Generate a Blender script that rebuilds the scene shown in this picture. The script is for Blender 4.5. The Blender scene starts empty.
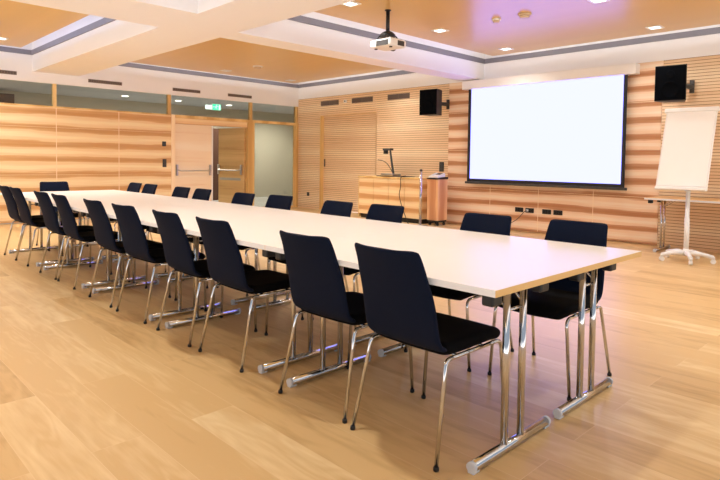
import bpy, bmesh, math, random
from mathutils import Vector, Matrix
random.seed(7)
PI = math.pi
SC = bpy.context.scene
COL = SC.collection
V = Vector

# ------------------------------------------------------------------ materials
def lin(c):
    return tuple((x/255/12.92 if x/255 <= .04045 else ((x/255+.055)/1.055)**2.4) for x in c)

class NT:
    def __init__(s, name):
        s.m = bpy.data.materials.new(name); s.m.use_nodes = True
        s.t = s.m.node_tree; s.t.nodes.clear()
        s.out = s.n('ShaderNodeOutputMaterial')
    def n(s, typ, ins=None, **kw):
        o = s.t.nodes.new(typ)
        for k, v in kw.items(): setattr(o, k, v)
        for k, v in (ins or {}).items():
            if isinstance(v, bpy.types.NodeSocket): s.t.links.new(v, o.inputs[k])
            else: o.inputs[k].default_value = v
        return o
    def math(s, op, a, b=0.0, c=0.0):
        return s.n('ShaderNodeMath', {0: a, 1: b, 2: c}, operation=op).outputs[0]
    def noise(s, vec, scale=1.0, detail=3.0, rough=.55):
        return s.n('ShaderNodeTexNoise', {'Vector': vec, 'Scale': scale, 'Detail': detail, 'Roughness': rough}).outputs[0]
    def mapv(s, vec, scale=(1, 1, 1), loc=(0, 0, 0)):
        return s.n('ShaderNodeMapping', {'Vector': vec, 'Scale': scale, 'Location': loc}).outputs[0]
    def ramp(s, fac, stops):
        r = s.n('ShaderNodeValToRGB', {0: fac}); e = r.color_ramp.elements
        while len(e) < len(stops): e.new(.5)
        for i, (p, c) in enumerate(stops): e[i].position = p; e[i].color = (*lin(c), 1)
        return r.outputs[0]
    def mix(s, f, a, b, blend='MIX'):
        o = s.n('ShaderNodeMix', data_type='RGBA', blend_type=blend)
        for k, v in ((0, f), (6, a), (7, b)):
            if isinstance(v, bpy.types.NodeSocket): s.t.links.new(v, o.inputs[k])
            else: o.inputs[k].default_value = v if k == 0 else ((*v, 1) if len(v) == 3 else v)
        return o.outputs[2]
    def bsdf(s, color, rough=.5, metal=0., spec=.5, bump=None, bstr=.1, bdist=.01, **kw):
        d = {'Base Color': color if isinstance(color, bpy.types.NodeSocket) else (*color, 1), 'Roughness': rough, 'Metallic': metal, 'Specular IOR Level': spec}
        if bump is not None:
            d['Normal'] = s.n('ShaderNodeBump', {'Height': bump, 'Strength': bstr, 'Distance': bdist}).outputs[0]
        d.update(kw)
        b = s.n('ShaderNodeBsdfPrincipled', d)
        s.t.links.new(b.outputs[0], s.out.inputs[0]); return s.m

def plain(name, rgb, rough=.5, metal=0., spec=.5, var=.04, scale=8.):
    t = NT(name); c = lin(rgb)
    p = t.n('ShaderNodeTexCoord').outputs['Object']
    f = t.noise(p, scale, 4)
    col = t.mix(f, tuple(x*(1-var) for x in c), tuple(min(1, x*(1+var)) for x in c))
    return t.bsdf(col, rough, metal, spec)

def emit(name, rgb, strength):
    t = NT(name)
    e = t.n('ShaderNodeEmission', {'Color': (*rgb, 1), 'Strength': strength})
    t.t.links.new(e.outputs[0], t.out.inputs[0]); return t.m

def band_wood(name, light, mid, dark, run='Y', period=.28, rough=.42, contrast=1., coord='pos', spec=.4):
    """veneer with the grain running horizontally and broad light and dark stripes"""
    t = NT(name)
    p = t.n('ShaderNodeNewGeometry').outputs['Position'] if coord == 'pos' else t.n('ShaderNodeTexCoord').outputs['Object']
    sx = t.n('ShaderNodeSeparateXYZ', {0: p})
    u = sx.outputs[{'X': 0, 'Y': 1, 'Z': 2}[run]]
    z = sx.outputs[2] if run != 'Z' else t.math('ADD', sx.outputs[1], sx.outputs[0])
    w1 = t.noise(t.n('ShaderNodeCombineXYZ', {0: t.math('MULTIPLY', u, .45), 1: t.math('MULTIPLY', z, 1.6), 2: 3.}).outputs[0], 1., 2)
    ph = t.math('ADD', t.math('MULTIPLY', z, 2*PI/period), t.math('MULTIPLY', w1, 3.0))
    s = t.math('MULTIPLY_ADD', t.math('SINE', ph), .5, .5)
    st = t.noise(t.n('ShaderNodeCombineXYZ', {0: t.math('MULTIPLY', u, .5), 1: t.math('MULTIPLY', z, 17.), 2: 9.}).outputs[0], 1., 5, .65)
    gr = t.noise(t.n('ShaderNodeCombineXYZ', {0: t.math('MULTIPLY', u, 3.), 1: t.math('MULTIPLY', z, 120.), 2: 1.}).outputs[0], 1., 3)
    v = t.math('ADD', t.math('MULTIPLY', s, .52*contrast), t.math('MULTIPLY', st, .60))
    v = t.math('ADD', v, t.math('MULTIPLY', t.math('SUBTRACT', gr, .5), .22))
    col = t.ramp(v, [(.30, light), (.44, mid), (.60, mid), (.68, tuple((a+2*b)/3 for a, b in zip(mid, dark))), (.86, dark)])
    return t.bsdf(col, rough, 0, spec, bump=gr, bstr=.05, bdist=.002)

def floor_mat():
    t = NT('oak_floor')
    p = t.n('ShaderNodeNewGeometry').outputs['Position']
    sx = t.n('ShaderNodeSeparateXYZ', {0: p})
    X, Y = sx.outputs[0], sx.outputs[1]
    vec = t.n('ShaderNodeCombineXYZ', {0: Y, 1: X, 2: 0.}).outputs[0]
    br = t.n('ShaderNodeTexBrick', {'Vector': vec, 'Color1': (0, 0, 0, 1), 'Color2': (1, 1, 1, 1), 'Mortar': (.5, .5, .5, 1), 'Scale': 1.,
             'Mortar Size': .0012, 'Mortar Smooth': .3, 'Bias': 0., 'Brick Width': 2.1, 'Row Height': .225})
    br.offset = .37; br.offset_frequency = 2
    pid = br.outputs[0]; mort = br.outputs[1]
    sh = t.n('ShaderNodeCombineXYZ', {0: t.math('MULTIPLY', pid, 31.), 1: t.math('MULTIPLY', pid, 17.), 2: t.math('MULTIPLY', pid, 9.)}).outputs[0]
    q = t.n('ShaderNodeVectorMath', {0: vec, 1: sh}, operation='ADD').outputs[0]
    a = t.noise(t.mapv(q, (1.1, 9., 1)), 1., 4, .6)
    fig = t.noise(t.mapv(q, (.9, 4.5, 1)), 1., 2)
    rings = t.math('MULTIPLY_ADD', t.math('SINE', t.math('MULTIPLY', fig, 75.)), .5, .5)
    g = t.noise(t.mapv(q, (5., 140., 1)), 1., 3)
    v = t.math('ADD', t.math('MULTIPLY_ADD', a, .8, -.13), t.math('MULTIPLY', pid, .42))
    v = t.math('ADD', v, t.math('MULTIPLY', rings, .07))
    v = t.math('ADD', v, t.math('MULTIPLY', g, .10))
    col = t.ramp(v, [(.15, FL_D), (.45, FL_M), (.62, FL_M), (.95, FL_L)])
    col = t.mix(t.math('MULTIPLY', mort, .5), col, lin((238, 214, 172)))
    return t.bsdf(col, .36, 0, .42, bump=t.math('SUBTRACT', t.math('MULTIPLY', g, .2), mort), bstr=.12, bdist=.002)

FL_D, FL_M, FL_L = (176, 136, 84), (210, 174, 120), (234, 208, 160)
M = {}
M['floor'] = floor_mat()
M['white'] = plain('white_paint', (240, 238, 238), .7, var=.015, scale=2)
M['wall_wood'] = band_wood('striped_core_veneer', (248, 228, 184), (240, 210, 160), (204, 152, 94), 'X', .29)
M['screen_wood'] = band_wood('striped_core_veneer_screen', (247, 225, 200), (241, 208, 174), (184, 124, 82), 'Y', .235)
M['slat_wood'] = band_wood('slatted_veneer', (246, 222, 186), (238, 206, 166), (222, 180, 136), 'Y', .55, contrast=.6)
M['groove'] = plain('slat_groove', (150, 104, 68), .8)
M['ceil_wood'] = band_wood('lacquered_ceiling_veneer', (224, 188, 116), (214, 176, 104), (192, 152, 84), 'X', 1.4, rough=.3, contrast=.4, spec=.9)
M['frame_wood'] = band_wood('timber_frame', (238, 206, 144), (230, 194, 128), (210, 168, 104), 'Z', .5, coord='obj')
M['leaf_lit'] = band_wood('door_veneer_lit', (250, 234, 208), (246, 224, 192), (234, 200, 158), 'X', .6, contrast=.6)  # same door veneer, lightened where room light falls on the closed leaf
M['leaf_dim'] = band_wood('door_veneer_dim', (214, 176, 120), (200, 160, 104), (172, 128, 74), 'Y', .5, contrast=.6)  # same door veneer, darkened for the dim corridor on the open leaf
M['seam'] = plain('veneer_seam', (250, 226, 190), .6)
M['console_wood'] = band_wood('console_veneer', (248, 222, 176), (240, 206, 156), (208, 154, 98), 'Y', .24)
M['lectern_wood'] = band_wood('lectern_veneer', (244, 212, 168), (236, 190, 142), (206, 142, 98), 'Z', .42, coord='obj')
M['tan_grain'] = band_wood('tan_edge_and_top', (226, 184, 120), (216, 170, 104), (200, 150, 86), 'X', .3, contrast=.3, coord='obj')
M['laminate'] = plain('white_laminate', (242, 236, 228), .33, var=.01)
M['lam_edge'] = plain('white_edge_band', (238, 238, 240), .4, var=.01)
M['back_fabric'] = plain('navy_black_fabric', (8, 19, 42), .85, spec=.18, var=.25, scale=180)
M['seat_fabric'] = plain('black_fabric', (7, 7, 10), .9, spec=.12, var=.25, scale=180)
M['chrome'] = plain('chrome', (206, 206, 208), .09, 1., var=.02)
M['steel'] = plain('brushed_steel', (190, 186, 180), .32, 1., var=.05)
M['black'] = plain('black_plastic', (18, 18, 21), .45)
M['black_cloth'] = plain('speaker_grille_cloth', (9, 11, 15), 1., spec=.05)
M['dgrey'] = plain('dark_grey_plastic', (62, 60, 58), .5)
M['capgrey'] = plain('grey_plastic_cap', (212, 216, 222), .45)
M['wplastic'] = plain('white_plastic', (236, 234, 230), .4, var=.015)
M['beige'] = plain('beige_plastic', (208, 186, 156), .5)
M['paper'] = plain('white_paper', (246, 244, 240), .75, var=.008)
M['track'] = plain('grey_cove_track', (126, 122, 130), .5)
M['vent'] = plain('vent_metal', (120, 104, 92), .5)
M['ventdark'] = plain('vent_dark', (54, 44, 40), .7)
M['ventgrey'] = plain('vent_grey', (96, 82, 74), .6)
M['corr_wall'] = plain('corridor_wall', (190, 184, 168), .8, var=.03, scale=1.2)
M['corr_ceil'] = plain('corridor_ceiling', (186, 190, 200), .8)
M['corr_floor'] = plain('corridor_floor', (170, 170, 168), .5)
M['brown'] = plain('dark_brown_wood', (78, 48, 32), .6, var=.15, scale=5)
M['lamp'] = emit('lamp_lens', (1, .95, .88), 4.)
M['corr_lamp'] = emit('corridor_lamp_lens', (1, .95, .85), 6.)
M['screen'] = emit('projected_white', (.61, .635, 2.3), 1.0)
M['exit_green'] = emit('exit_green', (.03, .62, .33), 1.5)
M['exit_white'] = emit('exit_white', (.8, 1., .9), 1.2)
M['lens'] = plain('lens_glass', (10, 26, 34), .08, 0., .9)
def glass_mat():
    t = NT('clear_glass')
    tr = t.n('ShaderNodeBsdfTransparent', {'Color': (.90, .92, .90, 1)})
    gl = t.n('ShaderNodeBsdfGlossy', {'Color': (1, 1, 1, 1), 'Roughness': .03})
    fr = t.n('ShaderNodeFresnel', {'IOR': 1.45})
    f = t.math('MULTIPLY', fr.outputs[0], .8)
    mx = t.n('ShaderNodeMixShader', {0: f, 1: tr.outputs[0], 2: gl.outputs[0]})
    t.t.links.new(mx.outputs[0], t.out.inputs[0]); return t.m
M['glass'] = glass_mat()

# ------------------------------------------------------------------ mesh helpers
class MB:
    def __init__(s): s.b = bmesh.new()
    def box(s, x0, x1, y0, y1, z0, z1, bev=0., mat=0, M4=None, seg=2):
        t = bmesh.new()
        bmesh.ops.create_cube(t, size=1.)
        for v in t.verts:
            v.co = V(((x0+x1)/2+v.co.x*(x1-x0), (y0+y1)/2+v.co.y*(y1-y0), (z0+z1)/2+v.co.z*(z1-z0)))
        if bev: bmesh.ops.bevel(t, geom=list(t.edges), offset=bev, segments=seg, affect='EDGES', profile=.5)
        s._add(t, mat, M4); return s
    def _add(s, t, mat=0, M4=None, smooth=None):
        if M4 is not None: bmesh.ops.transform(t, matrix=M4, verts=t.verts)
        mp = {v: s.b.verts.new(v.co) for v in t.verts}
        for f in t.faces:
            try: nf = s.b.faces.new([mp[v] for v in f.verts])
            except ValueError: continue
            nf.material_index = mat; nf.smooth = f.smooth if smooth is None else smooth
        t.free()
    def quad(s, pts, mat=0):
        f = s.b.faces.new([s.b.verts.new(V(p)) for p in pts]); f.material_index = mat; return s
    def prism(s, pts, d, mat=0, M4=None):
        """polygon (3-D points) extruded along vector d"""
        t = bmesh.new()
        a = [t.verts.new(V(p)) for p in pts]; c = [t.verts.new(V(p)+V(d)) for p in pts]; n = len(pts)
        t.faces.new(a[::-1]); t.faces.new(c)
        for i in range(n): t.faces.new((a[i], a[(i+1) % n], c[(i+1) % n], c[i]))
        bmesh.ops.recalc_face_normals(t, faces=t.faces)
        s._add(t, mat, M4); return s
    def tube(s, pts, r, n=12, mat=0, cap=True, M4=None):
        t = bmesh.new(); pts = [V(p) for p in pts]; k = len(pts)
        rr = r if isinstance(r, (list, tuple)) else [r]*k
        tang = []
        for i in range(k):
            a = pts[i]-pts[i-1] if i else pts[1]-pts[0]
            b = pts[i+1]-pts[i] if i < k-1 else pts[-1]-pts[-2]
            tang.append((a.normalized()+b.normalized()).normalized())
        up = V((0, 0, 1)) if abs(tang[0].z) < .9 else V((1, 0, 0))
        nrm = tang[0].cross(up).normalized(); rings = []
        for i in range(k):
            nrm = (nrm-tang[i]*nrm.dot(tang[i])).normalized(); bi = tang[i].cross(nrm)
            rings.append([t.verts.new(pts[i]+(nrm*math.cos(2*PI*j/n)+bi*math.sin(2*PI*j/n))*rr[i]) for j in range(n)])
        for i in range(k-1):
            for j in range(n):
                f = t.faces.new((rings[i][j], rings[i][(j+1) % n], rings[i+1][(j+1) % n], rings[i+1][j])); f.smooth = True
        if cap: t.faces.new(rings[0][::-1]); t.faces.new(rings[-1])
        bmesh.ops.recalc_face_normals(t, faces=t.faces)
        s._add(t, mat, M4); return s
    def lathe(s, prof, o=(0, 0, 0), n=20, mat=0, M4=None):
        """profile of (radius, z) turned around z"""
        t = bmesh.new(); rings = []
        for r, z in prof:
            rings.append([t.verts.new(V((o[0]+max(r, 1e-4)*math.cos(2*PI*j/n), o[1]+max(r, 1e-4)*math.sin(2*PI*j/n), o[2]+z))) for j in range(n)])
        for i in range(len(rings)-1):
            for j in range(n):
                f = t.faces.new((rings[i][j], rings[i][(j+1) % n], rings[i+1][(j+1) % n], rings[i+1][j])); f.smooth = True
        t.faces.new(rings[0][::-1]); t.faces.new(rings[-1])
        bmesh.ops.recalc_face_normals(t, faces=t.faces)
        s._add(t, mat, M4); return s
    def build(s, name, mats, parent=None, loc=(0, 0, 0)):
        me = bpy.data.meshes.new(name); s.b.to_mesh(me); s.b.free()
        for m in (mats if isinstance(mats, (list, tuple)) else [mats]): me.materials.append(M[m])
        o = bpy.data.objects.new(name, me); COL.objects.link(o); o.location = loc
        if parent is not None: o.parent = parent
        return o

def bend(pts, r, k=5):
    """polyline with its inner corners rounded"""
    pts = [V(p) for p in pts]; out = [pts[0]]
    for i in range(1, len(pts)-1):
        a, b, c = pts[i-1], pts[i], pts[i+1]
        da, dc = (a-b), (c-b)
        ra = min(r, da.length*.48, dc.length*.48)
        p, q = b+da.normalized()*ra, b+dc.normalized()*ra
        for j in range(k+1):
            u = j/k; out.append(p*(1-u)**2+b*2*u*(1-u)+q*u*u)
    out.append(pts[-1]); return out

def tag(o, label=None, cat=None, group=None, kind=None):
    for k, v in (('label', label), ('category', cat), ('group', group), ('kind', kind)):
        if v: o[k] = v
    return o
def thing(name, label, cat, loc=(0, 0, 0), rz=0., group=None):
    o = bpy.data.objects.new(name, None); COL.objects.link(o)
    o.location = loc; o.rotation_euler = (0, 0, rz); o.empty_display_size = .1
    return tag(o, label, cat, group)
def struct(mb, name, mats, label=None, parent=None):
    o = mb.build(name, mats, parent)
    if parent is None: o['kind'] = 'structure'
    if label: o['label'] = label
    return o
KIDS = {}
def kids(o): return [c for c in bpy.data.objects if c.parent == o]
def dup(root, loc, rz=0., label=None, cat=None, group=None):
    def cp(o, par):
        c = o.copy(); COL.objects.link(c)
        if par is not None: c.parent = par
        if o.name not in KIDS: KIDS[o.name] = kids(o)
        for k in KIDS[o.name]: cp(k, c)
        return c
    r = cp(root, None); r.location = loc; r.rotation_euler = (0, 0, rz)
    return tag(r, label, cat, group)

# ------------------------------------------------------------------ room dimensions
XW, YW = 7.43, 10.57          # screen wall, corridor wall
ZC, ZP, ZT = 2.757, 3.10, 3.34  # soffit, wood ceiling panels, slab
XM, YM = -5.2, -4.2           # the far side of the room behind the camera
ZG0, ZG1 = 2.155, 2.573       # clerestory glazing

# ------------------------------------------------------------------ floor, ceiling
struct(MB().box(XM, XW+.15, YM, YW+.06, -.12, 0), 'floor', 'floor')
c = MB()
for b in [(1.32, 2.11, YM, YW), (2.11, XW, 5.0, 5.41), (XM, 1.32, 4.53, 5.45), (2.11, XW, -1.9, -1.5), (XM, 1.32, -1.9, -1.0)]:
    c.box(b[0], b[1], b[2], b[3], ZC, ZT)
c.box(XM, XW+.15, YM, YW+.1, ZT, ZT+.12)
ceiling = struct(c, 'ceiling', 'white')
recess = [((2.11, XW, -1.5, 5.0), (2.47, 7.08, -1.14, 4.60)), ((2.11, XW, 5.41, YW), (2.47, 7.02, 5.80, 10.24)),
          ((XM, 1.32, 5.45, YW), (XM+.3, 1.05, 5.85, 10.20)), ((XM, 1.32, -1.0, 4.53), (XM+.3, 1.05, -.6, 4.14))]
for (x0, x1, y0, y1), (a0, a1, b0, b1) in recess:
    MB().box(a0, a1, b0, b1, ZP, ZP+.03, .003).build('wood_panel', 'ceil_wood', ceiling)
    t = MB()
    w = .022; z0, z1 = 3.05, 3.135
    t.box(x1-w, x1, y0, y1, z0, z1); t.box(x0, x1-w, y1-w, y1, z0, z1); t.box(x0, x1-w, y0, y0+w, z0, z1); t.box(x0, x0+w, y0+w, y1-w, z0, z1)
    t.build('cove_track', 'track', ceiling)

# ------------------------------------------------------------------ screen wall (right): slats, veneer boards, white bulkhead
def slats(mb, y0, y1, z0, z1, x, pitch=.0455, gap=.007, dep=.012):
    n = max(1, round((z1-z0)/pitch)); p = (z1-z0)/n
    for i in range(n):
        a, b = z0+i*p, z0+(i+1)*p-gap
        mb.quad([(x, y1, a), (x, y0, a), (x, y0, b), (x, y1, b)])
        mb.quad([(x, y1, b), (x, y0, b), (x+dep, y0, b), (x+dep, y1, b)], 1)
        mb.quad([(x+dep, y1, b), (x+dep, y0, b), (x+dep, y0, b+gap), (x+dep, y1, b+gap)], 1)
        mb.quad([(x+dep, y1, b+gap), (x+dep, y0, b+gap), (x, y0, b+gap), (x, y1, b+gap)], 1)
w = MB()
DY0, DY1, DZ = 7.79, 9.70, 2.30
slats(w, YM, 1.89, 0, ZC, XW); slats(w, 5.78, DY0, 0, ZC, XW); slats(w, DY1, YW, 0, ZC, XW)
slats(w, DY0, DY1, DZ, ZC, XW)
w.box(XW+.013, XW+.15, YM, DY0, 0, ZC); w.box(XW+.013, XW+.15, DY1, YW+.1, 0, ZC); w.box(XW+.013, XW+.15, DY0, DY1, DZ, ZC)
w.box(XW, XW+.013, DY0-.012, DY0, 0, DZ); w.box(XW, XW+.013, DY1, DY1+.012, 0, DZ)
wall_r = struct(w, 'wall_right', ['slat_wood', 'groove'], 'slatted timber wall')
struct(MB().box(XW, XW+.15, YM, YW+.1, ZC, ZT), 'trim_1', 'white', 'white bulkhead above the slatted wall')
b = MB(); b.box(XW-.025, XW+.012, 1.89, 5.78, .02, ZC-.004, .003)
vp = b.build('veneer_board', 'screen_wood', wall_r); vp['label'] = 'striped veneer boards behind the projection screen'
s = MB()
for y in (4.80, 3.83, 2.87): s.box(XW-.027, XW-.02, y-.004, y+.004, .03, ZC-.01)
for z in (.72, 1.44, 2.16): s.box(XW-.0265, XW-.02, 1.9, 5.77, z-.003, z+.003)
s.build('board_seam', 'seam', wall_r)
# flush slatted door in its shallow niche
d = MB(); slats(d, DY0, DY1, .01, DZ, XW+.10); d.box(XW+.115, XW+.145, DY0, DY1, .01, DZ)
d2 = struct(d, 'door_2', ['slat_wood', 'groove'], 'flush slatted door in the timber wall')
f = MB(); f.box(XW-.004, XW+.115, DY1-.022, DY1, 0, DZ); f.box(XW+.002, XW+.115, DY0, DY0+.006, 0, DZ); f.box(XW+.014, XW+.115, DY0+.006, DY1-.022, DZ-.008, DZ)
f.build('frame', 'frame_wood', d2)
MB().box(XW+.075, XW+.105, DY1-.085, DY1-.065, 1.06, 1.24, .004).build('handle', 'dgrey', d2)

# ------------------------------------------------------------------ corridor wall (left)
w = MB()
w.box(XM, 3.985, YW, YW+.08, .02, 2.13, .002)
wl = struct(w, 'wall_left', 'wall_wood', 'striped veneer wall')
s = MB()
for x in (-.65, .53, 1.71, 2.87): s.box(x-.006, x+.006, YW-.003, YW+.003, .03, 2.128)
for z in (.44, .88, 1.32, 1.76): s.box(XM, 3.98, YW-.002, YW+.002, z-.002, z+.002)
s.build('board_seam', 'seam', wl)
struct(MB().box(XM, 3.985, YW-.01, YW+.09, 2.13, ZG0, .003), 'trim_2', 'frame_wood', 'timber rail under the clerestory glass')
struct(MB().box(XM, XW+.15, YW, YW+.1, ZG1, ZT), 'trim_3', 'white', 'white bulkhead above the glass')
struct(MB().box(3.985, 4.07, YW-.015, YW+.1, 0, ZG0, .003), 'trim_4', 'seam', 'pale timber post left of the double door')
# clerestory window
win = MB()
MX = (1.69, 3.95, 6.01, 7.385)
for x in MX: win.box(x-.032, x+.032, YW, YW+.09, ZG0, ZG1, .004)
w1 = struct(win, 'window_1', 'frame_wood', 'clerestory glazing over the wall')
MB().box(XM, XW, YW+.04, YW+.05, ZG0, ZG1).build('pane', 'glass', w1)
# door frame: head beam, posts
fr = MB(); fr.box(4.07, XW, YW-.01, YW+.1, 2.09, ZG0, .003); fr.box(5.92, 6.10, YW-.012, YW+.1, 0, 2.09, .003)
fr.box(7.34, XW, YW-.01, YW+.1, 0, 2.09, .003)
d1 = struct(fr, 'door_1', 'frame_wood', 'double door in its timber frame, right leaf standing open')
MB().box(4.07, 5.92, YW+.03, YW+.08, 1.965, 2.09, .002).build('header', 'console_wood', d1)
lf = MB().box(4.08, 4.97, YW+.03, YW+.075, .01, 1.96, .002).build('leaf', 'leaf_lit', d1); lf['label'] = 'closed left leaf, lit tone painted in'
MB().box(4.97, 5.005, YW+.028, YW+.078, .01, 1.96, .001).build('lit_edge', 'wplastic', lf)['label'] = 'closing edge painted white as lit'  # light on the leaf's edge painted as a white strip
def pushbar(parent, M4, w=.8):
    p = MB()
    p.box(-.02, .02, -.05, 0, .84, 1.08, .006, M4=M4); p.box(w-.02, w+.02, -.05, 0, .84, 1.08, .006, M4=M4)
    p.tube(bend([(0, -.04, .97), (.05, -.085, .945), (w-.05, -.085, .945), (w, -.04, .97)], .03), .014, 10, M4=M4)
    p.build('push_bar', 'steel', parent)
pushbar(lf, Matrix.Translation((4.12, YW+.03, 0)), .8)
# open leaf: hinge at (5.89, YW+.06), swung out into the corridor
ang = math.radians(180-77)
M4 = Matrix.Translation((5.885, YW+.07, 0)) @ Matrix.Rotation(ang, 4, 'Z')
ol = MB().box(0, .87, -.0225, .0225, .01, 1.96, .002, M4=M4).build('leaf', 'leaf_dim', d1); ol['label'] = 'right leaf swung open into the corridor'
pm = MB()
Mb = M4 @ Matrix.Translation((0.02, .0225, 0)) @ Matrix.Diagonal((1, -1, 1, 1))
pm.box(.04, .08, -.05, 0, .84, 1.08, .006, M4=Mb); pm.box(.80, .84, -.05, 0, .84, 1.08, .006, M4=Mb)
pm.tube(bend([(.06, -.04, .97), (.11, -.085, .945), (.77, -.085, .945), (.82, -.04, .97)], .03), .014, 10, M4=Mb)
pm.box(.1, .8, -.006, 0, .70, .76, .002, M4=Mb)
pm.build('push_bar', 'steel', ol)
# sidelight
g = MB(); g.box(6.10, 6.12, YW+.03, YW+.07, .0, 2.09); g.box(7.32, 7.34, YW+.03, YW+.07, .0, 2.09); g.box(6.12, 7.32, YW+.03, YW+.07, 0, .05)
w2 = struct(g, 'window_2', 'frame_wood', 'tall glass sidelight beside the double door')
MB().box(6.12, 7.32, YW+.045, YW+.055, .05, 2.09).build('pane', 'glass', w2)

# ------------------------------------------------------------------ corridor beyond the glass
YB = 14.3
struct(MB().box(XM, 10.5, YB, YB+.1, 0, 3.0), 'wall_back', 'corr_wall', 'corridor wall beyond the glass')
struct(MB().box(10.5, 10.6, YW+.1, YB, 0, 3.0).box(XW+.15, 10.5, YW, YW+.1, 0, 3.0), 'wall_side', 'corr_wall', 'end of the corridor')
struct(MB().box(XM-.1, XM, YW+.1, YB, 0, 3.0), 'wall_end', 'corr_wall', 'other end of the corridor')
struct(MB().box(XM, 10.5, YW+.06, YB, -.1, -.002), 'floor_corridor', 'corr_floor', 'corridor floor')
struct(MB().box(XM, 10.5, YW+.1, YB, 2.74, 2.9), 'ceiling_corridor', 'corr_ceil', 'corridor ceiling')
for (x, y, lab) in [(4.02, 13.1, 'small corridor downlight seen through the clerestory, leftmost of three, farthest from exit sign'),
                    (5.42, 13.1, 'small round corridor downlight seen through the clerestory just left of the exit sign'),
                    (6.95, 13.1, 'small round corridor downlight seen through the clerestory right of the exit sign')]:
    t = thing('corridor_downlight', lab, 'ceiling light', (x, y, 2.74), 0, 'corridor downlights')
    MB().lathe([(.10, 0), (.10, -.012), (.075, -.014)]).build('rim', 'wplastic', t)
    MB().lathe([(.073, -.010), (.073, -.018)]).build('lens', 'corr_lamp', t)
t = thing('exit_sign', 'green and white emergency exit sign hanging in the corridor behind the glass', 'exit sign', (5.90, 12.0, 2.74))
MB().box(-.125, .125, -.025, .025, -.29, -.13, .004).build('housing', 'wplastic', t)
for x in (-.06, .06): MB().tube([(x, 0, 0), (x, 0, -.13)], .005, 8).build('hanger', 'steel', t)
MB().box(-.30, -.128, -.02, .02, -.275, -.165, .004).build('side_panel', 'exit_white', t)
fc = MB().box(-.118, .118, -.031, -.025, -.283, -.137).build('face', 'exit_green', t)
p = MB(); z0 = -.21; yy = -.034
MB().box(.055, .10, yy, -.031, -.275, -.15).build('doorway_symbol', 'exit_white', fc)
p.lathe([(.011, -.002), (.011, .002)], M4=Matrix.Translation((-.005, yy+.001, -.158)) @ Matrix.Rotation(PI/2, 4, 'X'), n=12)
for a, b in [((-.008, -.172), (-.022, -.215)), ((-.022, -.215), (.006, -.238)), ((.006, -.238), (-.004, -.268)), ((-.022, -.215), (-.042, -.240)), ((-.042, -.240), (-.064, -.240)),
             ((-.008, -.175), (.022, -.195)), ((.022, -.195), (.038, -.188)), ((-.010, -.175), (-.036, -.185)), ((-.036, -.185), (-.040, -.208))]:
    p.tube([(a[0], yy+.001, a[1]), (b[0], yy+.001, b[1])], .0055, 6)
p.build('running_figure', 'exit_white', fc); p = MB()
p.prism([(-.105, yy, -.205), (-.083, yy, -.188), (-.083, yy, -.222)], (0, .003, 0)); p.box(-.083, -.066, yy, yy+.003, -.211, -.199)
p.build('arrow', 'exit_white', fc)
tag(MB().box(.55, 1.78, 13.75, YB, 2.30, 2.62, .01).build('wall_cabinet', 'brown'), 'dark brown box high on the corridor wall seen through the glass at far left', 'cabinet')
tag(MB().box(6.62, 7.55, 13.9, YB-.02, 0, 2.1, .01).build('corridor_cupboard', 'brown'), 'dark brown cupboard in the corridor seen through the gap of the double door', 'cupboard')

# ------------------------------------------------------------------ vents, switches, sockets
def vent(loc, w, h, axis, label, group, cells, dark='ventdark'):
    rz = 0 if axis == 'Y' else -PI/2          # local: face looks to -y
    t = thing('air_vent', label, 'vent', loc, rz, group)
    MB().box(-w/2, w/2, -.008, 0, -h/2, h/2, .002).build('plate', 'vent', t)
    m = MB(); n = cells
    for i in range(n):
        a = -w/2+.012+i*(w-.024)/n; m.box(a+.006, a+(w-.024)/n-.006, -.011, -.006, -h/2+.008, h/2-.008)
    m.build('grille', dark, t)
LV = 'slot vents above the clerestory'
for (x, lab) in [(.74, 'dark slot vent in the white bulkhead, leftmost above the clerestory glass'), (2.61, 'slot vent in the white bulkhead, second from left above the clerestory glass'),
                 (4.34, 'slot vent in the white bulkhead above the closed door leaf'), (5.69, 'slot vent in the white bulkhead above the open door leaf, nearest the room corner')]:
    vent((x, YW, 2.695), .65, .065, 'Y', lab, LV, 14, 'ventgrey')
RV = 'vents high on the slatted wall'
for (a, b, lab) in [(9.68, 9.03, 'dark vent high on the slatted wall nearest the room corner'), (8.58, 7.90, 'dark two part vent high on the slatted wall, middle of the three'),
                    (7.45, 6.82, 'dark two part vent high on the slatted wall nearest the loudspeaker')]:
    vent((XW, (a+b)/2, 2.595), a-b, .115, 'X', lab, RV, 2, 'ventgrey')
t = thing('wall_sensor', 'small white sensor between the two vents nearest the room corner', 'sensor', (XW, 8.80, 2.60), -PI/2)
MB().box(-.05, .05, -.02, 0, -.035, .035, .006).build('body', 'wplastic', t); MB().lathe([(.018, 0), (.018, .006), (.008, .012)], M4=Matrix.Translation((0, -.02, 0)) @ Matrix.Rotation(PI/2, 4, 'X')).build('eye', 'dgrey', t)
def switch(loc, axis, w, h, label, cat, name, n=1):
    t = thing(name, label, cat, loc, 0 if axis == 'Y' else -PI/2)
    MB().box(-w/2, w/2, -.012, 0, -h/2, h/2, .004).build('plate', 'black', t)
    k = MB()
    for i in range(n):
        z0 = -h/2+.014+i*(h-.028)/n; k.box(-w/2+.014, w/2-.014, -.017, -.010, z0+.003, z0+(h-.028)/n-.003, .002)
    k.build('rocker', 'dgrey', t)
    return t
switch((3.82, YW, 1.52), 'Y', .085, .10, 'small square black wall switch left of the double door, upper one', 'switch', 'light_switch', 1)
switch((3.83, YW, 1.11), 'Y', .085, .17, 'tall black switch panel left of the double door, below the small switch', 'switch', 'light_switch', 2)
switch((XW, 10.14, .36), 'X', .09, .09, 'black power socket low on the slatted wall beside the room corner', 'socket', 'wall_socket', 1)
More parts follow.
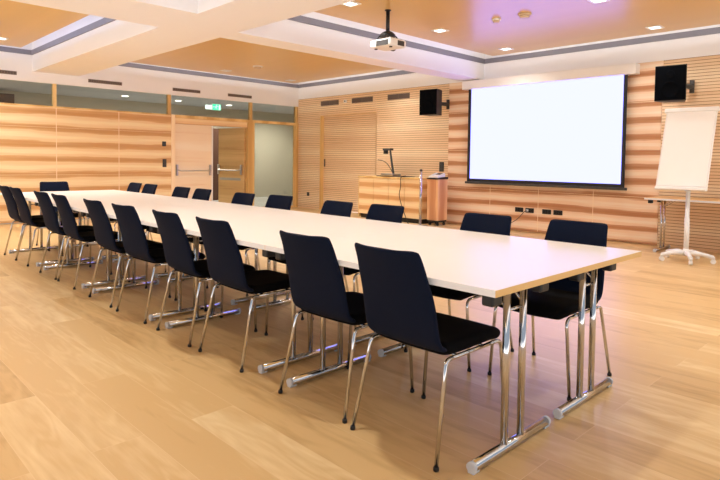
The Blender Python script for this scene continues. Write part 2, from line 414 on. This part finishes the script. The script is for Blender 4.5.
switch((XW, 5.95, 1.115), 'X', .11, .19, 'black control panel on the slatted wall above the lectern', 'control panel', 'control_panel', 2)
def socket(y, lab):
    t = thing('wall_socket', lab, 'socket', (XW-.025, y, .385), -PI/2, 'double sockets below the screen')
    MB().box(-.08, .08, -.012, 0, -.04, .04, .004).build('plate', 'black', t)
    for s in (-1, 1):
        MB().lathe([(.027, 0), (.027, .006), (.022, .008), (.02, .002)], M4=Matrix.Translation((s*.038, -.010, 0)) @ Matrix.Rotation(PI/2, 4, 'X')).build('outlet', 'dgrey', t)
for y, lab in [(4.19, 'black double wall socket below the screen, leftmost of four'), (3.985, 'black double wall socket below the screen with a cable plugged in'),
               (3.665, 'black double wall socket below the screen, third from left, right of the board seam'), (3.46, 'black double wall socket below the screen, rightmost of four')]:
    socket(y, lab)
t = thing('power_cable', 'thin cable hanging from the wall socket down behind the chairs', 'cable', (XW-.04, 4.02, .385))
MB().box(-.03, 0, -.02, .02, -.02, .02, .005).build('plug', 'capgrey', t)
MB().tube(bend([(-.03, 0, 0), (-.06, .03, -.02), (-.08, .14, -.16), (-.10, .28, -.25), (-.10, .52, -.31), (-.12, .75, -.378)], .1), .006, 8).build('cord', 'dgrey', t)

# ------------------------------------------------------------------ ceiling fittings
def downlight(x, y, lab, lit=True):
    t = thing('ceiling_downlight', lab, 'ceiling light', (x, y, ZP), 0, 'square ceiling downlights')
    m = MB(); a, b = .095, .065
    for q in [(-a, a, -a, -b), (-a, a, b, a), (-a, -b, -b, b), (b, a, -b, b)]: m.box(q[0], q[1], q[2], q[3], -.012, 0, .002)
    m.build('frame', 'wplastic', t); MB().box(-b, b, -b, b, -.006, 0).build('lens', 'lamp' if lit else 'wplastic', t)
DL = [(4.86, 4.05, 'square downlight right of the projector on the wood ceiling'), (6.65, 4.07, 'square downlight on the wood ceiling nearest the projection screen, at its left'),
      (6.68, 1.77, 'square downlight on the wood ceiling above the right loudspeaker'), (4.86, 1.77, 'square downlight at the top edge of the photo right of the smoke detectors'),
      (3.02, 3.97, 'square downlight on the wood ceiling just left of the projector pole'), (4.80, 9.72, 'square downlight on the far wood ceiling above the double door'),
      (6.62, 9.85, 'square downlight on the far wood ceiling nearest the room corner'), (.60, 9.55, 'square downlight on the wood ceiling at the left edge of the photo')]
for a in DL: downlight(*a, lit=not (a[1] > 9 and a[0] > 2))
def detector(x, y, r, lab, mats=('wplastic', 'beige')):
    t = thing('smoke_detector', lab, 'smoke detector', (x, y, ZP))
    MB().lathe([(r, 0), (r, -.018), (r*.92, -.024)]).build('base', mats[0], t)
    MB().lathe([(r*.75, -.022), (r*.72, -.045), (r*.5, -.052)]).build('sensor_head', mats[1], t)
detector(4.84, 3.11, .06, 'small round smoke detector on the wood ceiling, smaller one nearer the projector')
detector(4.86, 2.71, .085, 'round beige smoke detector on the wood ceiling, larger one', ('beige', 'beige'))
detector(4.92, 8.71, .10, 'round white smoke detector in the middle of the far wood ceiling')

t = thing('ceiling_projector', 'white ceiling projector on a black pole hung from the wood ceiling', 'projector', (3.55, 3.85, ZP))
MB().lathe([(.04, 0), (.04, -.008), (.026, -.012)]).tube([(0, 0, -.01), (0, 0, -.30)], .024, 14).build('pole', 'black', t)
br = MB().lathe([(.03, -.26), (.07, -.28), (.10, -.31), (.095, -.335)])
for a in range(4):
    q = PI/4+a*PI/2
    br.tube(bend([(.04*math.cos(q), .04*math.sin(q), -.315), (.11*math.cos(q), .11*math.sin(q), -.325), (.13*math.cos(q), .13*math.sin(q), -.385)], .03), .009, 8)
br.build('bracket', 'black', t)
body = MB().box(-.15, .15, -.19, .17, -.475, -.375, .03, seg=3).build('body', 'wplastic', t)
MB().box(-.154, -.148, -.15, .05, -.465, -.40).build('rear_panel', 'dgrey', body)
MB().box(-.02, .10, -.193, -.187, -.46, -.40).build('side_vent', 'dgrey', body)
MB().lathe([(.05, 0), (.05, .03), (.04, .035), (.035, .02)], M4=Matrix.Translation((.14, .05, -.43)) @ Matrix.Rotation(PI/2, 4, 'Y')).build('lens', 'lens', body)
MB().tube([(-.08, .12, -.475), (-.08, .12, -.487)], .02, 12).tube([(-.08, -.13, -.475), (-.08, -.13, -.487)], .02, 12).build('foot', 'dgrey', body)

# ------------------------------------------------------------------ projection screen
t = thing('projection_screen', 'large lit projection screen pulled down on the veneer wall', 'projection screen', (XW-.025, 3.80, 0))
MB().box(-.17, -.0, -1.59, 1.56, 2.58, 2.738, .006).build('case', 'wplastic', t)
SX = -.10
fab = MB().box(SX-.004, SX+.004, -1.45, 1.45, .855, 2.60).build('fabric', 'black', t)
MB().box(SX-.0065, SX-.004, -1.395, 1.385, .91, 2.585).build('image_area', 'screen', fab)
MB().box(SX-.018, SX+.018, -1.49, 1.49, .815, .857, .008).build('bottom_bar', 'dgrey', t)

# ------------------------------------------------------------------ loudspeakers on brackets
def speaker(loc, rz, lab, wall_off):
    t = thing('wall_loudspeaker', lab, 'loudspeaker', loc, rz, None)     # local front looks to -y
    m = MB(); m.prism([(-.195, -.14, -.24), (.195, -.14, -.24), (.13, .14, -.24), (-.13, .14, -.24)], (0, 0, .48)); m.build('cabinet', 'black', t)
    g = MB().box(-.188, .188, -.155, -.139, -.232, .232, .006).build('grille', 'black_cloth', t)
    MB().lathe([(.115, -.004), (.115, .003), (.105, .005), (.09, -.002), (.02, -.003)], M4=Matrix.Translation((0, -.158, -.09)) @ Matrix.Rotation(PI/2, 4, 'X'), n=28).build('woofer_ring', 'black_cloth', g)
    MB().lathe([(.05, -.004), (.05, .003), (.04, .004), (.01, 0)], M4=Matrix.Translation((0, -.158, .12)) @ Matrix.Rotation(PI/2, 4, 'X'), n=20).build('tweeter_ring', 'black_cloth', g)
    b = MB(); d = wall_off
    b.box(-.05, .05, .135, .19, -.06, .06, .006)
    e = V(d); b.tube([(0, .18, 0), (e.x, e.y-.0, 0)], .036, 12)
    b.tube([(0, .17, -.05), (0, .17, .05)], .02, 10)
    b.tube([(e.x, e.y, -.09), (e.x, e.y, .09)], .032, 12)
    b.build('bracket', 'dgrey', t)
    return t
def wall_local(loc, rz, dy):      # point on the wall in the loudspeaker's own frame
    p = V((XW-.033-loc[0], dy, 0)); p.rotate(Matrix.Rotation(-rz, 3, 'Z')); return p
RZ = math.radians(-52)
for loc, rz, lab, dy in [((6.95, 5.84, 2.345), math.radians(-84), 'black loudspeaker on a wall bracket left of the projection screen', -.04),
                 ((6.93, 1.60, 2.335), math.radians(-84), 'black loudspeaker on a wall bracket right of the projection screen, above the flip chart', -.11)]:
    speaker(loc, rz, lab, wall_local(loc, rz, dy))

# ------------------------------------------------------------------ console, lectern, document camera, pole
t = thing('console_cabinet', 'low striped veneer console cabinet against the slatted wall', 'cabinet', (6.86, 6.86, 0))
MB().box(.02, .53, -.87, .86, .09, .865, .003).build('body', 'console_wood', t)
MB().box(-.02, .55, -.89, .88, .865, .895, .004).build('top', 'frame_wood', t)
for y in (-.87, -.437, -.004, .429):
    d = MB().box(0, .02, y+.003, y+.43, .10, .862, .002).build('door', 'console_wood', t)
MB().box(0.0, .53, .86, .88, .02, .865, .002).build('side_panel', 'frame_wood', t)
MB().box(.05, .5, -.85, .84, .0, .09).build('plinth', 'black', t)
t = thing('lectern', 'small upright veneer lectern on black casters beside the console cabinet', 'lectern', (6.86, 5.72, 0))
MB().box(0, .30, -.13, .13, .10, .885, .006).build('body', 'lectern_wood', t)
MB().prism([(-.015, -.135, .885), (.305, -.135, .885), (.305, -.135, .93), (-.015, -.135, .90)], (0, .27, 0)).build('top', 'black', t)
MB().box(.01, .29, -.12, .12, .065, .10).build('base_plate', 'black', t)
for x in (.05, .25):
    for y in (-.09, .09): MB().tube([(x, y-.012, .032), (x, y+.012, .032)], .032, 14).build('caster', 'black', t)
t = thing('table_phone', 'small white device with dark display on top of the lectern', 'device', (6.98, 5.72, .917), 0)
t.rotation_euler = (0, -.085, 0)
MB().prism([(-.11, -.11, .003), (.12, -.11, .003), (.12, -.11, .075), (-.11, -.11, .03)], (0, .22, 0)).build('body', 'wplastic', t)
dm = Matrix.Rotation(math.radians(-11), 4, 'Y')
MB().prism([(.0, -.08, .054), (.09, -.08, .071), (.09, .02, .071), (.0, .02, .054)], (0, 0, .006)).build('display', 'dgrey', t)
MB().prism([(-.06, .03, .042), (.09, .03, .071), (.09, .09, .071), (-.06, .09, .042)], (0, 0, .005)).build('keypad', 'capgrey', t)

t = thing('document_camera', 'document camera with a tilted arm standing on the console cabinet', 'document camera', (7.0, 6.93, .895))
MB().box(-.13, .13, -.17, .17, .014, .065, .012).build('base', 'steel', t)
MB().tube(bend([(.02, -.06, .04), (.02, -.03, .16), (.02, .05, .56)], .05), [.024]*7+[.02], 12).build('arm', 'dgrey', t)
hd = MB().box(-.05, .05, -.02, .20, .545, .585, .008).build('head', 'dgrey', t)
MB().tube([(0, .15, .55), (0, .15, .47)], .05, 16).build('lens_barrel', 'black', hd)
MB().tube(bend([(.02, -.02, .10), (0, .10, .27), (-.01, .22, .33), (-.02, .36, .345)], .08), .007, 8).build('lamp_arm', 'dgrey', t)
tag(MB().box(6.90, 7.32, 6.55, 7.25, .895, .909, .003).build('desk_mat', 'dgrey'), 'thin dark mat under the document camera on the console', 'mat')
t = thing('signal_cable', 'black cable running down the front of the console cabinet', 'cable', (6.83, 6.5, 0))
MB().tube(bend([(.28, .12, .920), (.12, .02, .920), (-.04, -.02, .905), (-.03, -.03, .72), (-.02, .03, .55), (-.03, -.05, .35), (-.04, -.16, .15), (-.05, -.24, .008), (-.10, -.30, .008)], .08), .008, 8).build('cord', 'black', t)
t = thing('steel_pole_stand', 'bright steel pole on a round foot in front of the console', 'pole stand', (6.62, 5.81, 0))
MB().lathe([(.15, 0), (.15, .008), (.04, .02), (.025, .03)], n=28).build('base', 'steel', t)
MB().tube([(0, 0, .02), (0, 0, 1.05)], .026, 14).build('pole', 'chrome', t)
MB().lathe([(.028, 1.04), (.028, 1.065), (.012, 1.075)]).build('cap', 'dgrey', t)

# ------------------------------------------------------------------ tables
TX0, TY0, TW, TL, TH = .05, .02, .708, 1.436, .757
def make_table(label, group):
    t = thing('conference_table', label, 'table', (0, 0, 0), 0, group)      # origin: centre of the footprint
    hw, hl = TW/2-.0004, TL/2-.0014
    top = MB().box(-hw, hw, -hl, hl, TH-.027, TH, .0004).build('tabletop', ['laminate'], t)
    for s in (-1, 1):
        e = MB().box(-hw, hw, s*hl-.001, s*hl+.001, TH-.027, TH-.0012).build('painted_warm_edge', 'tan_grain', top); e['label'] = 'table end edge with warm light in its colour'  # warm light on the white end edge put into its colour
        MB().box(s*hw-.0003, s*hw+.0003, -hl, hl, TH-.0268, TH-.0012).build('side_band', 'lam_edge', top)
    for s in (-1, 1):
        y = s*(TL/2-.135)
        l = MB()
        ox = .016
        l.tube([(ox-.295, y, .025), (ox+.295, y, .025)], .0205, 16)
        for x in (-.066, .066): l.tube([(ox+x, y, .035), (ox+x, y, TH-.03)], .0155, 14)
        l.tube([(ox-.066, y, .605), (ox+.066, y, .605)], .007, 8)
        l.box(ox-.11, ox+.11, y-.02, y+.02, TH-.034, TH-.027)
        for x in (-.066, .066): l.tube([(ox+x, y, .62), (ox+x*1.6, y-s*.16, TH-.03)], .006, 8)
        leg = l.build('leg', 'chrome', t)
        for q in (-1, 1):
            MB().tube([(ox+q*.288, y, .0255), (ox+q*.305, y, .0250)], .0212, 16).box(ox+q*.283-.022, ox+q*.283+.022, y-.015, y+.015, 0, .010, .003).build('end_cap', 'capgrey', leg)
        for q, bx in ((-1, -.28), (1, .085)):
            MB().box(bx-.035, bx+.035, s*(hl-.06)-.026, s*(hl-.06)+.026, TH-.078, TH-.027, .009).build('corner_block', 'black', t)
    return t
ordn = ['first', 'second', 'third', 'fourth', 'fifth']
tb0 = None
for r in range(2):
    for k in range(5):
        side = ('left row', 'right row by the screen')[r]
        end = {0: 'nearest the camera', 4: 'at the far end'}.get(k, ordn[k]+' from the camera')
        lab = 'white folding table, %s of the long setup, %s' % (side, end)
        loc = (TX0+TW*(r+.5), TY0+TL*(k+.5), 0)
        if tb0 is None:
            tb0 = make_table(lab, 'white tables of the long setup'); tb0.location = loc
        else: dup(tb0, loc, 0, lab)

# ------------------------------------------------------------------ chairs
def bake(name, verts, faces, mats, parent, thick, off):
    me = bpy.data.meshes.new(name); me.from_pydata(verts, [], faces)
    o = bpy.data.objects.new(name, me); COL.objects.link(o)
    s = o.modifiers.new('s', 'SOLIDIFY'); s.thickness = thick; s.offset = off
    u = o.modifiers.new('u', 'SUBSURF'); u.levels = 2; u.render_levels = 2
    dg = bpy.context.evaluated_depsgraph_get(); dg.update()
    m2 = bpy.data.meshes.new_from_object(o.evaluated_get(dg)); m2.name = name
    bpy.data.objects.remove(o)
    for p in m2.polygons: p.use_smooth = True
    for m in mats: m2.materials.append(M[m])
    o = bpy.data.objects.new(name, m2); COL.objects.link(o); o.parent = parent
    return o
def shell(rows, nv=8):
    """rows: (x, z, half width, forward curl of the edges, edge lift)"""
    vs, fs = [], []
    for (x, z, hw, curl, lift) in rows:
        for j in range(nv+1):
            q = 2*j/nv-1
            vs.append((x+curl*q*q, hw*q, z+lift*q*q))
    for i in range(len(rows)-1):
        for j in range(nv):
            a = i*(nv+1)+j; fs.append((a, a+1, a+nv+2, a+nv+1))
    return vs, fs
def make_chair(label, group):
    t = thing('conference_chair', label, 'chair', (0, 0, 0), 0, group)       # faces +x, origin between the rear feet
    back = [(-.098, .866, 0.167, .040, 0), (-.098, .863, 0.177, .041, 0), (-.094, .853, 0.183, .042, 0), (-.064, .80, 0.188, .036, 0), (-.038, .74, 0.195, .026, 0), (-.007, .66, 0.204, .026, 0),
            (.017, .58, .207, .017, 0), (.034, .52, .208, .010, 0), (.052, .478, .210, .004, .002), (.079, .452, .210, 0, .004), (.114, .441, .210, 0, .005)]
    v, f = shell(back); bake('backrest', v, f, ['back_fabric'], t, .026, 0)
    seat = [(.090, .450, .207, 0, .004), (.12, .444, .213, 0, .005), (.18, .442, .218, 0, .006), (.28, .444, .221, 0, .006), (.40, .448, .221, 0, .004), (.468, .446, .217, 0, 0),
            (.506, .438, .208, -.008, 0), (.532, .422, .192, -.014, 0), (.538, .408, .180, -.016, 0)]
    v, f = shell(seat); bake('seat', v, f, ['seat_fabric'], t, .054, 0)
    fr = MB()
    for s in (-1, 1):
        fr.tube([(.13, s*.208, .414), (.42, s*.208, .414)], .0088, 12)
    for x in (.17, .36): fr.tube([(x, -.207, .414), (x, .207, .414)], .008, 10)
    fr.build('seat_frame', 'chrome', t)
    for s in (-1, 1):
        for P in ([(0, s*.238, .012), (.088, s*.212, .413), (.135, s*.208, .414)], [(.503, s*.238, .012), (.500, s*.210, .414), (.41, s*.208, .414)]):
            l = MB().tube(bend(P, .055, 6), .0088, 12).build('leg', 'chrome', t)
            MB().lathe([(.0105, 0), (.012, .003), (.012, .014), (.010, .017)], o=(P[0][0], P[0][1], 0), n=12).build('foot_cap', 'black', l)
    return t
GR = 'black chairs around the long table'
L = [(.010, .50), (.02, 1.05), (.03, 1.915), (.025, 2.52), (.03, 3.215), (.03, 3.84), (.035, 4.70), (.04, 5.26), (.04, 6.215), (.035, 6.72)]
R = [(1.575, .45), (1.525, 1.055), (1.54, 2.0), (1.49, 2.52), (1.575, 3.452), (1.485, 3.955), (1.525, 4.875), (1.53, 5.385), (1.54, 6.285), (1.55, 6.79)]
ordc = ['nearest the camera', 'second from the camera', 'third from the camera', 'fourth from the camera', 'fifth from the camera', 'sixth from the camera', 'seventh from the camera',
        'eighth from the camera', 'ninth from the camera', 'farthest from the camera']
ch0 = None
jit = [0, 2, 0, -1, 2, 0, -1, 1, 0, 1]
L = [(min(x+.025, .05), y) for x, y in L]
for side, S in (('left', L), ('right', R)):
    for k, (x, y) in enumerate(S):
        lab = 'black padded chair on the %s side of the long table, %s' % (('left aisle', 'screen')[side == 'right'], ordc[k])
        rz = math.radians(jit[k]) + (0 if side == 'left' else PI)
        if ch0 is None:
            ch0 = make_chair(lab, GR); ch0.location = (x, y, 0); ch0.rotation_euler.z = rz
        else: dup(ch0, (x, y, 0), rz, lab)
dup(ch0, (.80, 7.56, 0), -PI/2, 'black padded chair alone at the far head of the long table')

# ------------------------------------------------------------------ side table and flip chart at the right
st = dup(tb0, (7.035, 1.12, 0), 0, 'pale folding table against the slatted wall behind the flip chart', 'table')
del st['group']
for k in kids(st):
    if k.name.startswith('tabletop'): k.data = k.data.copy(); k.data.materials[0] = M['tan_grain']; k['label'] = 'pale tan table top'  # this copy gets a tan grained top
t = thing('flip_chart', 'white flip chart with paper pad on a wheeled five star base', 'flip chart', (6.27, 1.17, 0))
base = MB().lathe([(.05, .075), (.05, .125), (.04, .14), (.03, .16)])
base_o = None
for k in range(5):
    a = math.radians(134+72*k); cx, sy = math.cos(a), math.sin(a)
    base.tube(bend([(.03*cx, .03*sy, .105), (.16*cx, .16*sy, .112), (.30*cx, .30*sy, .078)], .08), [.032]*4+[.026]*4, 10)
    base.tube([(.30*cx, .30*sy, .09), (.30*cx, .30*sy, .058)], .018, 10)
bo = base.build('star_base', 'wplastic', t)
for k in range(5):
    a = math.radians(134+72*k); cx, sy = math.cos(a), math.sin(a)
    MB().tube([(.30*cx-.018*sy, .30*sy+.018*cx, .029), (.30*cx+.018*sy, .30*sy-.018*cx, .029)], .029, 16).build('caster', 'wplastic', bo)
MB().tube([(0, 0, .12), (0, 0, .55), (0, 0, .551), (0, 0, .96)], [.030, .030, .025, .025], 14).build('pole', 'wplastic', t)
# board, tilted back around the y axis
tilt = math.radians(18.5)
B4 = Matrix.Translation((-.10, .06, .905)) @ Matrix.Rotation(tilt, 4, 'Y')
MB().box(-.012, .012, -.295, .295, 0, 1.08, .004, M4=B4).build('board', 'wplastic', t)
MB().box(-.022, -.013, -.275, .275, .045, 1.05, .002, M4=B4).build('paper_pad', 'paper', t)
MB().box(-.040, .014, -.315, .315, 1.045, 1.10, .008, M4=B4).build('clamp_bar', 'wplastic', t)
MB().box(-.055, -.012, -.29, .29, -.012, .02, .005, M4=B4).build('pen_tray', 'wplastic', t)
MB().box(.012, .095, -.10, -.02, .01, .07, .006, M4=B4).build('bracket', 'capgrey', t)

# ------------------------------------------------------------------ light
def lamp(kind, name, loc, energy, color, **kw):
    d = bpy.data.lights.new(name, kind); d.energy = energy; d.color = color
    for k, v in kw.items(): setattr(d, k, v)
    o = bpy.data.objects.new(name, d); COL.objects.link(o); o.location = loc; return o
WARM = (1, .995, .985)
SPOT = [(x, y) for x, y, _ in DL if not (y > 9 and x > 2)] + [(3.02, 1.77), (3.02, -.5), (4.86, -.5), (6.65, -.5), (3.02, 8.3), (4.86, 8.3), (5.7, 7.5), (3.02, 6.9), (4.86, 6.9), (6.65, 6.9),
        (.6, 6.9), (-1.2, 6.9), (-1.2, 9.55), (.6, 8.2), (-1.2, 8.2), (-3., 6.9), (-3., 9.55), (-.1, 3.0), (-.1, 1.0), (-1.6, 3.0)]  # unseen rows, plus fixtureless lamps added to brighten the far walls
for x, y in SPOT:
    lamp('SPOT', 'downlight_and_fill', (x, y, ZP-.02), 44. if x > 6.5 else 70., WARM, spot_size=math.radians(140), spot_blend=.9, shadow_soft_size=.07)
for x in (-2.6, .6, 4.02, 5.42, 6.95, 9.0):
    lamp('SPOT', 'corridor_lamp', (x, 13.1, 2.70), 120., (1, .93, .80), spot_size=math.radians(170), spot_blend=.8, shadow_soft_size=.07)
for _, (a0, a1, b0, b1) in recess:                  # LED strips lying on the panel edges, shining into the cove
    for x, y, lx, ly, d in [((a0+a1)/2, b1-.05, a1-a0, .02, (0, 1, .35)), ((a0+a1)/2, b0+.05, a1-a0, .02, (0, -1, .35)),
                            (a1-.05, (b0+b1)/2, b1-b0, .02, (1, 0, .35)), (a0+.05, (b0+b1)/2, b1-b0, .02, (-1, 0, .35))]:
        o = lamp('AREA', 'cove_light', (x, y, ZP+.055), (.8 if a0 < 0 else .7)*max(lx, ly), (.50, .64, 1) if a0 < 0 else (.93, .95, 1), shape='RECTANGLE', size=max(lx, ly), size_y=.03)
        o.rotation_euler = V(d).to_track_quat('-Z', 'Y').to_euler() if lx > ly else V(d).to_track_quat('-Z', 'X').to_euler()
        if lx <= ly: o.data.size, o.data.size_y = .03, max(lx, ly)
W = bpy.data.worlds.new('World'); SC.world = W; W.use_nodes = True
wt = W.node_tree; bg = wt.nodes['Background']               # pale sky above, bright lower half added to uplight the ceiling
tc = wt.nodes.new('ShaderNodeTexCoord'); sp = wt.nodes.new('ShaderNodeSeparateXYZ'); wt.links.new(tc.outputs['Generated'], sp.inputs[0])
rp = wt.nodes.new('ShaderNodeValToRGB'); e = rp.color_ramp.elements
mr = wt.nodes.new('ShaderNodeMapRange'); mr.inputs[1].default_value = -.06; mr.inputs[2].default_value = .06
wt.links.new(sp.outputs[2], mr.inputs[0]); wt.links.new(mr.outputs[0], rp.inputs[0])
e[0].position = 0; e[0].color = (1, .98, .96, 1); e[1].position = 1; e[1].color = (.15, .172, .20, 1)
wt.links.new(rp.outputs[0], bg.inputs[0]); bg.inputs[1].default_value = 2.0

# ------------------------------------------------------------------ camera
cam = bpy.data.cameras.new('camera'); co = bpy.data.objects.new('camera', cam); COL.objects.link(co)
F, PITCH, ROLL, YAW = 573.53, math.radians(-2.339), math.radians(.762), math.radians(44.352)
fw = V((math.sin(YAW)*math.cos(PITCH), math.cos(YAW)*math.cos(PITCH), math.sin(PITCH)))
r = V((math.cos(YAW), -math.sin(YAW), 0)); u = r.cross(fw)
r2 = r*math.cos(ROLL)+u*math.sin(ROLL); u2 = u*math.cos(ROLL)-r*math.sin(ROLL)
m3 = Matrix((r2, u2, -fw)).transposed()
co.matrix_world = Matrix.Translation((-1.739, -1.102, 1.220)) @ m3.to_4x4()
cam.sensor_width = 36; cam.lens = F/720*36; cam.shift_x = 0; cam.shift_y = -(240-183.96)/720
cam.clip_start = .05; cam.clip_end = 60
SC.camera = co
vs = SC.view_settings; SC.display_settings.display_device = 'sRGB'
vs.view_transform = 'Standard'; vs.look = 'None'; vs.gamma = 1; vs.use_curve_mapping = False; vs.exposure = 0.6
SC.cycles.max_bounces = 8; SC.cycles.diffuse_bounces = 5; SC.cycles.glossy_bounces = 4; SC.cycles.transparent_max_bounces = 12
SC.cycles.sample_clamp_indirect = 6
